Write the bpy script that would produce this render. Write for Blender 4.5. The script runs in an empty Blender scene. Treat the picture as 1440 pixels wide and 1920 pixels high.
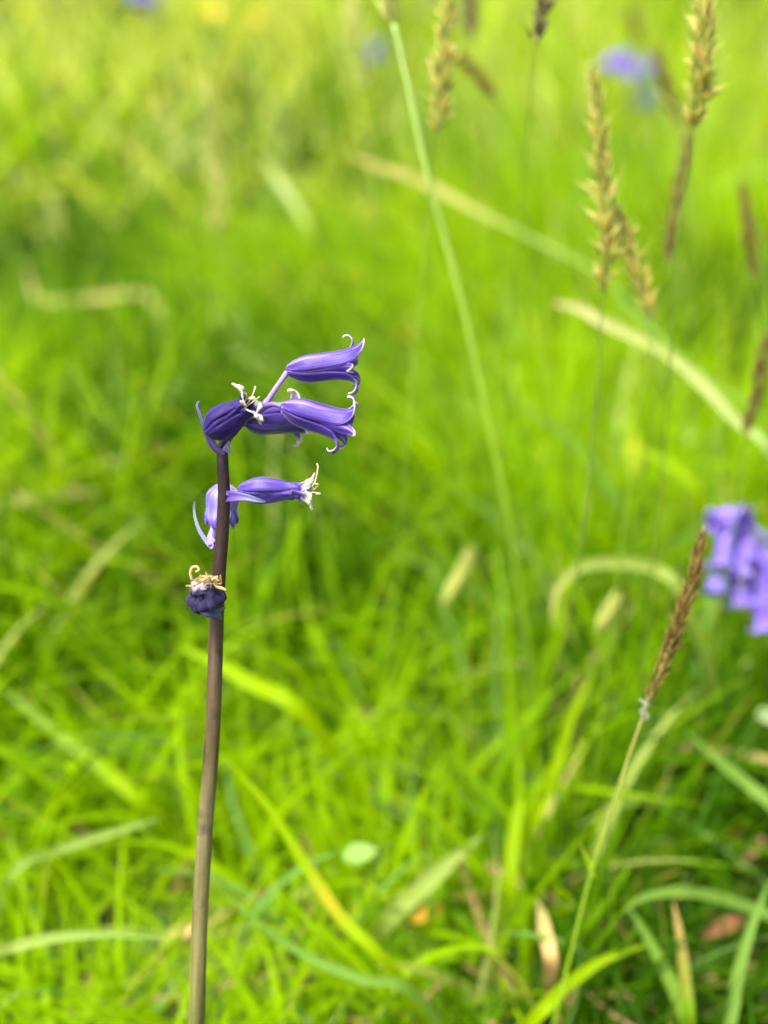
import bpy, math, random
import numpy as np
from mathutils import Vector, noise

rnd = random.Random(7)
rng = np.random.default_rng(11)
SC = bpy.context.scene
COL = SC.collection

# ------------------------------------------------------------------ camera
CAM_H, PITCH, HALF = 0.30, math.radians(29), math.radians(24)
FOCUS = 0.226
T = math.tan(HALF)
FPX = 960 / T
cam = bpy.data.cameras.new('camera')
cam.sensor_fit = 'VERTICAL'
cam.sensor_height = 36
cam.lens = 18 / T
cam.clip_start, cam.clip_end = 0.01, 600
cam.dof.use_dof = True
cam.dof.focus_distance = FOCUS
cam.dof.aperture_fstop = (cam.lens / 1000) / 0.0068
cam.dof.aperture_blades = 0
cam_o = bpy.data.objects.new('camera', cam)
cam_o.location = (0, 0, CAM_H)
cam_o.rotation_euler = (math.pi / 2 - PITCH, 0, 0)
COL.objects.link(cam_o)
SC.camera = cam_o

# ------------------------------------------------------------------ light
SUN_EL, SUN_AZ = math.radians(66), math.radians(-115)      # azimuth from +Y towards +X
world = bpy.data.worlds.new('World')
SC.world = world
world.use_nodes = True
nt = world.node_tree
nt.nodes.clear()
sky = nt.nodes.new('ShaderNodeTexSky')
sky.sky_type = 'NISHITA'
sky.sun_disc = False
sky.sun_elevation = SUN_EL
sky.sun_rotation = SUN_AZ
sky.air_density, sky.dust_density, sky.ozone_density = 1.0, 4.0, 0.6
hs = nt.nodes.new('ShaderNodeHueSaturation')
hs.inputs['Saturation'].default_value = 0.35              # thin high cloud: a nearly white sky
bg = nt.nodes.new('ShaderNodeBackground')
bg.inputs['Strength'].default_value = 0.085
wo = nt.nodes.new('ShaderNodeOutputWorld')
nt.links.new(sky.outputs[0], hs.inputs['Color'])
nt.links.new(hs.outputs[0], bg.inputs['Color'])
nt.links.new(bg.outputs[0], wo.inputs['Surface'])
sun = bpy.data.lights.new('sun', 'SUN')
sun.energy = 2.2
sun.angle = math.radians(11)
sun.color = (1.0, 0.95, 0.86)
sun_o = bpy.data.objects.new('sun', sun)
sd = Vector((math.sin(SUN_AZ) * math.cos(SUN_EL), math.cos(SUN_AZ) * math.cos(SUN_EL), math.sin(SUN_EL)))
sun_o.rotation_euler = sd.to_track_quat('Z', 'Y').to_euler()
sun_o.location = sd * 5
COL.objects.link(sun_o)
vs = SC.view_settings
vs.view_transform = 'Standard'
vs.look = 'None'
vs.gamma = 1
vs.use_curve_mapping = False
vs.exposure = 2.38
SC.cycles.max_bounces = 8
SC.cycles.transmission_bounces = 6
SC.cycles.diffuse_bounces = 5

# ------------------------------------------------------------------ geometry helpers
C0 = Vector((0, 0, CAM_H))
FWD = Vector((0, math.cos(PITCH), -math.sin(PITCH)))
RT = Vector((1, 0, 0))
UP = Vector((0, math.sin(PITCH), math.cos(PITCH)))

def P(px, py, z):                       # point at depth z metres seen at that place of the photograph
    return C0 + z * (FWD + RT * ((px - 720) / FPX) + UP * ((960 - py) / FPX))

def PG(px, py, h=0.0):                  # the point at height h seen there
    k = -math.sin(PITCH) + (960 - py) / FPX * math.cos(PITCH)
    return P(px, py, (h - CAM_H) / k)

def spline(pts, n):
    pts = [Vector(p) for p in pts]
    if len(pts) == 2:
        return [pts[0].lerp(pts[1], i / n) for i in range(n + 1)]
    a = [pts[0] * 2 - pts[1]] + pts + [pts[-1] * 2 - pts[-2]]
    out, m = [], len(pts) - 1
    for i in range(n + 1):
        s = i / n * m
        k = min(int(s), m - 1)
        t = s - k
        p0, p1, p2, p3 = a[k], a[k + 1], a[k + 2], a[k + 3]
        out.append(0.5 * (2 * p1 + (p2 - p0) * t + (2 * p0 - 5 * p1 + 4 * p2 - p3) * t * t + (3 * p1 - p0 - 3 * p2 + p3) * t ** 3))
    return out

def lerpl(vals, t):
    s = t * (len(vals) - 1)
    k = min(int(s), len(vals) - 2)
    return vals[k] + (vals[k + 1] - vals[k]) * (s - k)

class MB:
    def __init__(s):
        s.v, s.f, s.c, s.uv = [], [], [], []
    def add(s, v, f, c=(1, 1, 1), uv=None):
        o = len(s.v)
        s.v += [tuple(p) for p in v]
        s.f += [tuple(i + o for i in q) for q in f]
        s.c += (c if isinstance(c, list) else [c] * len(v))
        s.uv += (uv if uv else [(0, 0)] * len(v))
    def tube(s, pts, rad, sides=8, c=(1, 1, 1), cap=True):
        n = len(pts)
        T0 = (pts[1] - pts[0]).normalized()
        N = T0.orthogonal().normalized()
        vv, cc, uv = [], [], []
        for i, p in enumerate(pts):
            t = (pts[min(i + 1, n - 1)] - pts[max(i - 1, 0)]).normalized()
            N = (N - t * N.dot(t)).normalized()
            B = t.cross(N)
            r = rad if isinstance(rad, (int, float)) else lerpl(rad, i / (n - 1))
            for k in range(sides):
                a = 2 * math.pi * k / sides
                vv.append(p + (N * math.cos(a) + B * math.sin(a)) * r)
                uv.append((k / sides, i / (n - 1)))
                cc.append(lerpc(c, i / (n - 1)) if isinstance(c, list) else c)
        ff = [(i * sides + k, i * sides + (k + 1) % sides, (i + 1) * sides + (k + 1) % sides, (i + 1) * sides + k)
              for i in range(n - 1) for k in range(sides)]
        if cap:
            ff += [tuple(reversed(range(sides))), tuple(range((n - 1) * sides, n * sides))]
        s.add(vv, ff, cc, uv)
    def ribbon(s, pts, w, hint, fold=0.25, c=(1, 1, 1)):
        n = len(pts)
        vv, cc, uv = [], [], []
        for i, p in enumerate(pts):
            t = (pts[min(i + 1, n - 1)] - pts[max(i - 1, 0)]).normalized()
            h = hint if isinstance(hint, Vector) else hint[0].lerp(hint[1], i / (n - 1))
            S = t.cross(h).normalized()
            N = S.cross(t).normalized()
            ww = lerpl(w, i / (n - 1)) / 2
            for u in (-1, -.5, 0, .5, 1):
                vv.append(p + S * ww * u + N * ww * fold * abs(u))
                uv.append((u * .5 + .5, i / (n - 1)))
                cc.append(lerpc(c, i / (n - 1)) if isinstance(c, list) else c)
        s.add(vv, [(i * 5 + k, i * 5 + k + 1, i * 5 + k + 6, i * 5 + k + 5) for i in range(n - 1) for k in range(4)], cc, uv)
    def build(s, name, mat, parent=None, smooth=True):
        o0 = Vector(parent_world(parent)) if parent else Vector((0, 0, 0))
        me = bpy.data.meshes.new(name)
        me.from_pydata([tuple(Vector(p) - o0) for p in s.v], [], s.f)
        me.materials.append(mat)
        a = me.color_attributes.new('col', 'FLOAT_COLOR', 'POINT')
        a.data.foreach_set('color', [x for c in s.c for x in (c[0], c[1], c[2], 1)])
        u = me.uv_layers.new(name='uv')
        idx = np.zeros(len(me.loops), dtype=np.int32)
        me.loops.foreach_get('vertex_index', idx)
        u.data.foreach_set('uv', np.array(s.uv, dtype=np.float32)[idx].ravel())
        me.polygons.foreach_set('use_smooth', [smooth] * len(me.polygons))
        me.update()
        o = bpy.data.objects.new(name, me)
        COL.objects.link(o)
        if parent:
            o.parent = parent
        return o

def parent_world(o):
    v = Vector(o.location)
    while o.parent:
        o = o.parent
        v += o.location
    return v

def lerpc(c, t):
    s = t * (len(c) - 1)
    k = min(int(s), len(c) - 2)
    return tuple(c[k][j] + (c[k + 1][j] - c[k][j]) * (s - k) for j in range(3))

def tag(o, label=None, cat=None, group=None, kind=None):
    for k, v in (('label', label), ('category', cat), ('group', group), ('kind', kind)):
        if v:
            o[k] = v
    return o

def thing(name, loc, label, cat, group=None):
    o = bpy.data.objects.new(name, None)
    o.empty_display_size = 0.01
    o.location = loc
    COL.objects.link(o)
    return tag(o, label, cat, group)

# ------------------------------------------------------------------ materials
def mat_new(name):
    m = bpy.data.materials.new(name)
    m.use_nodes = True
    n = m.node_tree.nodes
    n.clear()
    return m, n, m.node_tree.links

def leafy(name, rough=0.45, trans=0.4, streak=0.25, spec=0.35, tint=(1, 1, 1), tsat=(1.0, 1.0, 1.0), coord='uv', scale=(30, 1.5, 1)):
    """blade, spikelet and stem surfaces: pigment from the col attribute, fine veins along the length"""
    m, n, l = mat_new(name)
    at = n.new('ShaderNodeAttribute'); at.attribute_name = 'col'
    uv = n.new('ShaderNodeTexCoord')
    mp = n.new('ShaderNodeMapping'); mp.inputs['Scale'].default_value = scale
    nz = n.new('ShaderNodeTexNoise'); nz.inputs['Scale'].default_value = 1.0; nz.inputs['Detail'].default_value = 4
    l.new(uv.outputs['UV' if coord == 'uv' else 'Object'], mp.inputs[0]); l.new(mp.outputs[0], nz.inputs['Vector'])
    mr = n.new('ShaderNodeMapRange')
    mr.inputs['From Min'].default_value = .3; mr.inputs['From Max'].default_value = .7
    mr.inputs['To Min'].default_value = 1 - streak; mr.inputs['To Max'].default_value = 1 + streak
    l.new(nz.outputs[0], mr.inputs['Value'])
    mx = n.new('ShaderNodeVectorMath'); mx.operation = 'SCALE'
    l.new(at.outputs['Color'], mx.inputs[0]); l.new(mr.outputs[0], mx.inputs['Scale'])
    pb = n.new('ShaderNodeBsdfPrincipled')
    pb.inputs['Roughness'].default_value = rough
    pb.inputs['Specular IOR Level'].default_value = spec
    l.new(mx.outputs[0], pb.inputs['Base Color'])
    bp = n.new('ShaderNodeBump'); bp.inputs['Strength'].default_value = .35; bp.inputs['Distance'].default_value = .0002
    l.new(nz.outputs[0], bp.inputs['Height']); l.new(bp.outputs[0], pb.inputs['Normal'])
    out = n.new('ShaderNodeOutputMaterial')
    if trans:
        tr = n.new('ShaderNodeBsdfTranslucent')
        mm = n.new('ShaderNodeVectorMath'); mm.operation = 'MULTIPLY'; mm.inputs[1].default_value = tsat
        l.new(mx.outputs[0], mm.inputs[0]); l.new(mm.outputs[0], tr.inputs['Color'])
        mix = n.new('ShaderNodeMixShader'); mix.inputs[0].default_value = trans
        l.new(pb.outputs[0], mix.inputs[1]); l.new(tr.outputs[0], mix.inputs[2]); l.new(mix.outputs[0], out.inputs[0])
    else:
        l.new(pb.outputs[0], out.inputs[0])
    return m

M_GRASS = leafy('grass_blade', 0.45, 0.55, 0.14, 0.07, tsat=(1.5, 1.35, 0.3))
M_STRAW = leafy('dry_straw', 0.6, 0.25, 0.25, 0.2)
M_STALK = leafy('grass_stalk', 0.45, 0.2, 0.15, 0.3, tsat=(1.3, 1.2, .6))
M_SPIKE = leafy('spikelet', 0.55, 0.35, 0.2, 0.25, tsat=(1.3, 1.2, 1.0), scale=(8, 3, 1))

def petal_mat(name, deep, mid, light, tip, tip_from, tip_to, trans=.28, sheen=.3, rough=.52):
    m, n, l = mat_new(name)
    tc = n.new('ShaderNodeTexCoord')
    sp = n.new('ShaderNodeSeparateXYZ'); l.new(tc.outputs['UV'], sp.inputs[0])
    mp = n.new('ShaderNodeMapping'); mp.inputs['Scale'].default_value = (3.2, .9, 1)
    nz = n.new('ShaderNodeTexNoise'); nz.inputs['Scale'].default_value = 1; nz.inputs['Detail'].default_value = 5
    l.new(tc.outputs['UV'], mp.inputs[0]); l.new(mp.outputs[0], nz.inputs['Vector'])
    # veins and blotches of pigment along the petal
    cr = n.new('ShaderNodeValToRGB')
    cr.color_ramp.elements[0].position = .36; cr.color_ramp.elements[0].color = (*deep, 1)
    cr.color_ramp.elements[1].position = .64; cr.color_ramp.elements[1].color = (*light, 1)
    e = cr.color_ramp.elements.new(.5); e.color = (*mid, 1)
    l.new(nz.outputs[0], cr.inputs[0])
    # dark midrib
    ab = n.new('ShaderNodeMath'); ab.operation = 'SUBTRACT'; ab.inputs[1].default_value = .5
    l.new(sp.outputs[0], ab.inputs[0])
    ab2 = n.new('ShaderNodeMath'); ab2.operation = 'ABSOLUTE'; l.new(ab.outputs[0], ab2.inputs[0])
    rib = n.new('ShaderNodeMapRange'); rib.inputs['From Min'].default_value = .0; rib.inputs['From Max'].default_value = .07
    rib.inputs['To Min'].default_value = .35; rib.inputs['To Max'].default_value = 0
    l.new(ab2.outputs[0], rib.inputs['Value'])
    m1 = n.new('ShaderNodeMix'); m1.data_type = 'RGBA'
    l.new(rib.outputs[0], m1.inputs['Factor']); l.new(cr.outputs[0], m1.inputs['A']); m1.inputs['B'].default_value = (*deep, 1)
    # pale margin and tip
    ed = n.new('ShaderNodeMapRange'); ed.inputs['From Min'].default_value = .38; ed.inputs['From Max'].default_value = .5
    ed.inputs['To Min'].default_value = 0; ed.inputs['To Max'].default_value = .12
    l.new(ab2.outputs[0], ed.inputs['Value'])
    ad = n.new('ShaderNodeMath'); ad.operation = 'ADD'; l.new(sp.outputs[1], ad.inputs[0]); l.new(ed.outputs[0], ad.inputs[1])
    n2 = n.new('ShaderNodeTexNoise'); n2.inputs['Scale'].default_value = 6; l.new(tc.outputs['UV'], n2.inputs['Vector'])
    ad2 = n.new('ShaderNodeMath'); ad2.operation = 'MULTIPLY_ADD'; ad2.inputs[1].default_value = .16
    l.new(n2.outputs[0], ad2.inputs[0]); l.new(ad.outputs[0], ad2.inputs[2])
    tm = n.new('ShaderNodeMapRange'); tm.interpolation_type = 'SMOOTHSTEP'
    tm.inputs['From Min'].default_value = tip_from + .08; tm.inputs['From Max'].default_value = tip_to + .08
    l.new(ad2.outputs[0], tm.inputs['Value'])
    m2 = n.new('ShaderNodeMix'); m2.data_type = 'RGBA'
    l.new(tm.outputs[0], m2.inputs['Factor']); l.new(m1.outputs['Result'], m2.inputs['A']); m2.inputs['B'].default_value = (*tip, 1)
    pb = n.new('ShaderNodeBsdfPrincipled'); pb.inputs['Roughness'].default_value = rough
    pb.inputs['Specular IOR Level'].default_value = .45 if rough < .6 else .15
    pb.inputs['Sheen Weight'].default_value = sheen; pb.inputs['Sheen Roughness'].default_value = .4
    pb.inputs['Sheen Tint'].default_value = (.75, .7, 1, 1)
    l.new(m2.outputs['Result'], pb.inputs['Base Color'])
    bp = n.new('ShaderNodeBump'); bp.inputs['Strength'].default_value = .42; bp.inputs['Distance'].default_value = .0002
    vp = n.new('ShaderNodeMapping'); vp.inputs['Scale'].default_value = (22, 2.2, 1)
    vn = n.new('ShaderNodeTexNoise'); vn.inputs['Scale'].default_value = 1; vn.inputs['Detail'].default_value = 4
    l.new(tc.outputs['UV'], vp.inputs[0]); l.new(vp.outputs[0], vn.inputs['Vector'])
    l.new(vn.outputs[0], bp.inputs['Height']); l.new(bp.outputs[0], pb.inputs['Normal'])
    vr = n.new('ShaderNodeMapRange'); vr.inputs['From Min'].default_value = .3; vr.inputs['From Max'].default_value = .7
    vr.inputs['To Min'].default_value = .62; vr.inputs['To Max'].default_value = 1.38
    l.new(vn.outputs[0], vr.inputs['Value'])
    vm = n.new('ShaderNodeVectorMath'); vm.operation = 'SCALE'
    l.new(m2.outputs['Result'], vm.inputs[0]); l.new(vr.outputs[0], vm.inputs['Scale'])
    l.new(vm.outputs[0], pb.inputs['Base Color'])
    tr = n.new('ShaderNodeBsdfTranslucent'); l.new(vm.outputs[0], tr.inputs['Color'])
    mix = n.new('ShaderNodeMixShader'); mix.inputs[0].default_value = trans
    out = n.new('ShaderNodeOutputMaterial')
    l.new(pb.outputs[0], mix.inputs[1]); l.new(tr.outputs[0], mix.inputs[2]); l.new(mix.outputs[0], out.inputs[0])
    return m

M_PETAL = petal_mat('bluebell_petal', (.022, .005, .14), (.058, .018, .27), (.34, .24, .64), (.56, .50, .58), .87, 1.02)
M_PETAL_DARK = petal_mat('bluebell_petal_dark', (.007, .003, .042), (.016, .006, .085), (.036, .016, .16), (.52, .46, .38), .74, .88, .04, .05, .6)
M_PETAL_MID = petal_mat('bluebell_petal_fading', (.018, .005, .11), (.045, .017, .22), (.14, .09, .42), (.48, .42, .34), .72, .88, .15)
M_PETAL_PALE = petal_mat('bluebell_petal_pale', (.09, .055, .40), (.22, .17, .54), (.42, .38, .66), (.09, .045, .38), .55, .85)
M_POD = petal_mat('withered_petal', (.008, .006, .022), (.018, .014, .045), (.045, .038, .10), (.24, .20, .22), .70, .90, .03, .05, .75)
M_BLUR = petal_mat('bluebell_petal_bright', (.07, .03, .36), (.19, .11, .56), (.36, .26, .70), (.42, .34, .72), .86, 1.02)
M_BRACT = leafy('bract', .45, .15, .3, .4)
M_CREAM = leafy('dried_stamen', .6, .25, .35, .15, scale=(4, 9, 1))

def stem_mat():
    m, n, l = mat_new('bluebell_stem')
    tc = n.new('ShaderNodeTexCoord')
    at = n.new('ShaderNodeAttribute'); at.attribute_name = 'col'
    mp = n.new('ShaderNodeMapping'); mp.inputs['Scale'].default_value = (9, 14, 1)
    nz = n.new('ShaderNodeTexNoise'); nz.inputs['Scale'].default_value = 1; nz.inputs['Detail'].default_value = 6
    l.new(tc.outputs['UV'], mp.inputs[0]); l.new(mp.outputs[0], nz.inputs['Vector'])
    n3 = n.new('ShaderNodeTexNoise'); n3.inputs['Scale'].default_value = 900; n3.inputs['Detail'].default_value = 3
    l.new(tc.outputs['Object'], n3.inputs['Vector'])
    n4 = n.new('ShaderNodeTexNoise'); n4.inputs['Scale'].default_value = 160; n4.inputs['Detail'].default_value = 2
    l.new(tc.outputs['Object'], n4.inputs['Vector'])
    mr = n.new('ShaderNodeMapRange'); mr.inputs['From Min'].default_value = .3; mr.inputs['From Max'].default_value = .7
    mr.inputs['To Min'].default_value = .65; mr.inputs['To Max'].default_value = 1.4
    l.new(nz.outputs[0], mr.inputs['Value'])
    m4 = n.new('ShaderNodeMapRange'); m4.inputs['From Min'].default_value = .32; m4.inputs['From Max'].default_value = .42
    m4.inputs['To Min'].default_value = .55; m4.inputs['To Max'].default_value = 1
    l.new(n4.outputs[0], m4.inputs['Value'])
    mu = n.new('ShaderNodeMath'); mu.operation = 'MULTIPLY'; l.new(mr.outputs[0], mu.inputs[0]); l.new(m4.outputs[0], mu.inputs[1])
    mx = n.new('ShaderNodeVectorMath'); mx.operation = 'SCALE'
    l.new(at.outputs['Color'], mx.inputs[0]); l.new(mu.outputs[0], mx.inputs['Scale'])
    pb = n.new('ShaderNodeBsdfPrincipled'); pb.inputs['Roughness'].default_value = .45
    pb.inputs['Specular IOR Level'].default_value = .25
    l.new(mx.outputs[0], pb.inputs['Base Color'])
    bp = n.new('ShaderNodeBump'); bp.inputs['Strength'].default_value = .35; bp.inputs['Distance'].default_value = .0003
    l.new(n3.outputs[0], bp.inputs['Height']); l.new(bp.outputs[0], pb.inputs['Normal'])
    out = n.new('ShaderNodeOutputMaterial'); l.new(pb.outputs[0], out.inputs[0])
    return m
M_STEM = stem_mat()

def ground_mat():
    m, n, l = mat_new('meadow_soil')
    tc = n.new('ShaderNodeTexCoord')
    nz = n.new('ShaderNodeTexNoise'); nz.inputs['Scale'].default_value = 60; nz.inputs['Detail'].default_value = 8
    n2 = n.new('ShaderNodeTexNoise'); n2.inputs['Scale'].default_value = 5; n2.inputs['Detail'].default_value = 4
    l.new(tc.outputs['Object'], nz.inputs['Vector']); l.new(tc.outputs['Object'], n2.inputs['Vector'])
    cr = n.new('ShaderNodeValToRGB')
    cr.color_ramp.elements[0].position = .35; cr.color_ramp.elements[0].color = (.035, .022, .012, 1)
    cr.color_ramp.elements[1].position = .7; cr.color_ramp.elements[1].color = (.12, .085, .045, 1)
    l.new(nz.outputs[0], cr.inputs[0])
    c2 = n.new('ShaderNodeValToRGB')
    c2.color_ramp.elements[0].position = .4; c2.color_ramp.elements[0].color = (.04, .08, .006, 1)
    c2.color_ramp.elements[1].position = .7; c2.color_ramp.elements[1].color = (.09, .14, .012, 1)
    l.new(nz.outputs[0], c2.inputs[0])
    mx = n.new('ShaderNodeMix'); mx.data_type = 'RGBA'
    mr = n.new('ShaderNodeMapRange'); mr.inputs['From Min'].default_value = .33; mr.inputs['From Max'].default_value = .48
    l.new(n2.outputs[0], mr.inputs['Value']); l.new(mr.outputs[0], mx.inputs['Factor'])
    l.new(cr.outputs[0], mx.inputs['A']); l.new(c2.outputs[0], mx.inputs['B'])
    pb = n.new('ShaderNodeBsdfPrincipled'); pb.inputs['Roughness'].default_value = .9
    l.new(mx.outputs['Result'], pb.inputs['Base Color'])
    bp = n.new('ShaderNodeBump'); bp.inputs['Distance'].default_value = .004
    l.new(nz.outputs[0], bp.inputs['Height']); l.new(bp.outputs[0], pb.inputs['Normal'])
    out = n.new('ShaderNodeOutputMaterial'); l.new(pb.outputs[0], out.inputs[0])
    return m

# ------------------------------------------------------------------ the ground
gm = MB()
xs = sorted(set([-300, -80, -20, -8, -4] + [round(-2.4 + .08 * i, 3) for i in range(61)] + [4, 8, 20, 80, 300]))
ys = sorted(set([-300, -80, -20, -6, -2, -.6] + [round(-.2 + .08 * i, 3) for i in range(66)] + [6, 9, 20, 80, 300]))
gv = []
for y in ys:
    for x in xs:
        near = abs(x) < 3 and -.3 < y < 5.2
        gv.append((x, y, (noise.noise(Vector((x * 4, y * 4, 3))) * .008 - .006) if near else -.006))
nx = len(xs)
gm.add(gv, [(j * nx + i, j * nx + i + 1, (j + 1) * nx + i + 1, (j + 1) * nx + i) for j in range(len(ys) - 1) for i in range(nx - 1)])
tag(gm.build('ground', ground_mat()), 'brown mossy soil under the meadow grass', 'ground', kind='structure')

# ------------------------------------------------------------------ grass as a mass
def blades(name, x, y, L, W, az, lean, bend, cols, segs, across, mat, z0=None, taper=1.6, label=None, cat=None):
    n = len(x)
    s = np.linspace(0, 1, segs + 1)
    th = lean[:, None] + bend[:, None] * s[None, :] ** 1.3
    ds = (L / segs)[:, None]
    r = np.concatenate([np.zeros((n, 1)), np.cumsum(np.sin(th[:, :-1]) * ds, 1)], 1)
    h = np.concatenate([np.zeros((n, 1)), np.cumsum(np.cos(th[:, :-1]) * ds, 1)], 1)
    sw = rng.uniform(-.5, .5, n)[:, None] * s[None, :] ** 2
    a = az[:, None] + sw
    px = x[:, None] + r * np.cos(a)
    py = y[:, None] + r * np.sin(a)
    zb = np.zeros(n) if z0 is None else z0
    pz = np.maximum(zb[:, None] + h, .003)
    tw = rng.uniform(-1.2, 1.2, n)[:, None] * (s[None, :] * .9 + .3)
    # width direction: horizontal, perpendicular to the lean, rolled by a twist
    hx, hy = -np.sin(a), np.cos(a)
    nxv, nyv, nzv = -np.cos(th) * np.cos(a), -np.cos(th) * np.sin(a), np.sin(th)
    wx = hx * np.cos(tw) + nxv * np.sin(tw)
    wy = hy * np.cos(tw) + nyv * np.sin(tw)
    wz = nzv * np.sin(tw)
    mx_ = -hx * np.sin(tw) + nxv * np.cos(tw)
    my_ = -hy * np.sin(tw) + nyv * np.cos(tw)
    mz_ = nzv * np.cos(tw)
    prof = np.minimum(1, .55 + s * 2.2) * (1 - s ** taper) ** .8
    prof[-1] = .03
    w = W[:, None] * prof[None, :] / 2
    us = (-1, 1) if across == 2 else (-1, 0, 1)
    V = np.zeros((n, segs + 1, across, 3), dtype=np.float32)
    for k, u in enumerate(us):
        f = .35 * abs(u)
        V[:, :, k, 0] = px + w * (wx * u + mx_ * f)
        V[:, :, k, 1] = py + w * (wy * u + my_ * f)
        V[:, :, k, 2] = pz + w * (wz * u + mz_ * f)
    base = (np.arange(n) * (segs + 1) * across)[:, None, None]
    row = (np.arange(segs) * across)[None, :, None]
    kk = np.arange(across - 1)[None, None, :]
    i0 = base + row + kk
    F = np.stack([i0, i0 + 1, i0 + across + 1, i0 + across], -1).reshape(-1, 4)
    C = np.ones((n, segs + 1, across, 4), dtype=np.float32)
    C[..., :3] = cols[:, None, None, :]
    # blade bases are paler and yellower, a few tips dry out
    dry = (rng.random(n) < .12)[:, None] * np.clip((s[None, :] - .72) / .28, 0, 1)
    C[..., :3] = C[..., :3] * (1 - dry[:, :, None, None]) + np.array([.34, .24, .06])[None, None, None, :] * dry[:, :, None, None]
    UV = np.zeros((n, segs + 1, across, 2), dtype=np.float32)
    UV[..., 0] = (np.array(us) * .5 + .5)[None, None, :] + (np.arange(n) % 97)[:, None, None]
    UV[..., 1] = s[None, :, None]
    me = bpy.data.meshes.new(name)
    nv = V.shape[0] * V.shape[1] * V.shape[2]
    me.vertices.add(nv); me.vertices.foreach_set('co', V.reshape(-1))
    me.loops.add(F.size); me.loops.foreach_set('vertex_index', F.reshape(-1).astype(np.int32))
    me.polygons.add(len(F))
    me.polygons.foreach_set('loop_start', np.arange(0, F.size, 4, dtype=np.int32))
    me.polygons.foreach_set('use_smooth', np.ones(len(F), dtype=bool))
    ca = me.color_attributes.new('col', 'FLOAT_COLOR', 'POINT'); ca.data.foreach_set('color', C.reshape(-1))
    ul = me.uv_layers.new(name='uv'); ul.data.foreach_set('uv', UV.reshape(-1, 2)[F.reshape(-1)].reshape(-1))
    me.materials.append(mat)
    me.update(calc_edges=True)
    o = bpy.data.objects.new(name, me)
    COL.objects.link(o)
    return tag(o, label, cat, kind='stuff')

def field(x, y, sc, seed):
    return np.array([noise.noise(Vector((a * sc, b * sc, seed))) for a, b in zip(x, y)])

LIME = np.array([.26, .375, .0004]); LEAF = np.array([.145, .265, .0005]); DEEP = np.array([.038, .10, .0012])
COOL = np.array([.15, .28, .06]); PALE = np.array([.44, .50, .14]); STRAW = np.array([.42, .36, .12])

def pick(n, cl, pale, cool, warm):
    t = np.clip(rng.normal(.56, .28, n) + cl * 1.9, 0, 1)[:, None]
    c = np.where(t < .5, DEEP + (LEAF - DEEP) * t * 2, LEAF + (LIME - LEAF) * (t - .5) * 2)
    c = c * np.array([warm, 1, 1])
    q = rng.random(n)
    c = np.where((q < cool)[:, None], COOL * rng.uniform(.7, 1.2, (n, 1)), c)
    c = np.where(((q > 1 - pale))[:, None], PALE * rng.uniform(.7, 1.1, (n, 1)), c)
    return c * rng.uniform(.85, 1.15, (n, 1))

def sward(name, y0, y1, dens, Lr, Wr, segs, across, pale, cool, straw, label, margin=.14, slope=.46):
    area = (y1 - y0) * (2 * margin + slope * (y0 + y1))
    n = int(area * dens)
    y = np.sqrt(rng.uniform(0, 1, n) * ((y1 + .3) ** 2 - (y0 + .3) ** 2) + (y0 + .3) ** 2) - .3
    x = rng.uniform(-1, 1, n) * (margin + slope * y)
    hf = field(x, y, 3.2 if y1 < 2 else 1.6, 5.0)
    cf = field(x, y, 5.5 if y1 < 2 else 2.2, 9.0)
    gap = field(x, y, 14, 21.0)
    keep = rng.random(n) < np.clip(1.25 + gap * 1.8 + hf, .30, 1)
    x, y, hf, cf = x[keep], y[keep], hf[keep], cf[keep]
    n = len(x)
    L = rng.uniform(*Lr, n) * (1 + hf * 1.3)
    L *= rng.choice([.45, .8, 1.0, 1.15], n)
    if y0 < .5:
        L = np.minimum(L, np.clip(.058 + (y - .20) * .42, .035, .16))
    W = rng.uniform(*Wr, n) * np.clip(L / Lr[1] + .45, .6, 1.2)
    # the sward leans: to the left on the left, nearly upright on the right
    bias = np.where(x < .04, math.pi * .93, math.pi * .6) + field(x, y, 2.5, 2.0) * 2.0
    az = bias + rng.normal(0, 1.35, n)
    lean = np.abs(rng.normal(.62, .40, n)) + np.where(x < .04, .20, 0) * (y < 1.2)
    bend = rng.uniform(.0, 1.15, n)
    c = pick(n, cf, pale, cool, .86 if y0 < .5 else .90)
    if y0 > .5:      # pale haze at the far left put into the colour of whole blades
        bl = (rng.random(n) < .35) & (x < -.05 * y) & (y > 1.3)
        c = np.where(bl[:, None], PALE * rng.uniform(.9, 1.25, (n, 1)), c)
    sm = rng.random(n) < straw
    c = np.where(sm[:, None], STRAW * rng.uniform(.5, 1.1, (n, 1)), c)
    blades(name, x, y, L, W, az, lean, bend, c, segs, across, M_GRASS, label=label, cat='grass')

sward('meadow_grass', .02, .95, 40000, (.06, .13), (.0013, .0042), 8, 3, .025, .05, .010, 'dense lime green grass blades around the bluebell')
sward('meadow_grass', .95, 2.8, 9000, (.09, .20), (.0028, .0060), 5, 2, .22, .05, .05, 'softer tall grass beyond the seed heads', margin=.2, slope=.62)
sward('meadow_grass', 2.8, 9.0, 1100, (.12, .26), (.007, .013), 4, 2, .60, .03, .16, 'pale far meadow grass along the top of the view', margin=.6, slope=.8)

# hair-thin flowering stems that rise through the sward on the right
n = 150
y = rng.uniform(.30, 1.3, n); x = rng.uniform(.05, .55, n) * (y + .12) * .95
blades('fine_stems', x, y, rng.uniform(.10, .24, n), rng.uniform(.0008, .0014, n), rng.uniform(0, 6.28, n), np.abs(rng.normal(.15, .22, n)),
       rng.uniform(.0, .8, n), np.array([.26, .32, .04]) * rng.uniform(.6, 1.3, (n, 1)), 10, 3, M_GRASS,
       label='hair-thin pale green stems rising through the meadow on the right', cat='grass')

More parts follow.
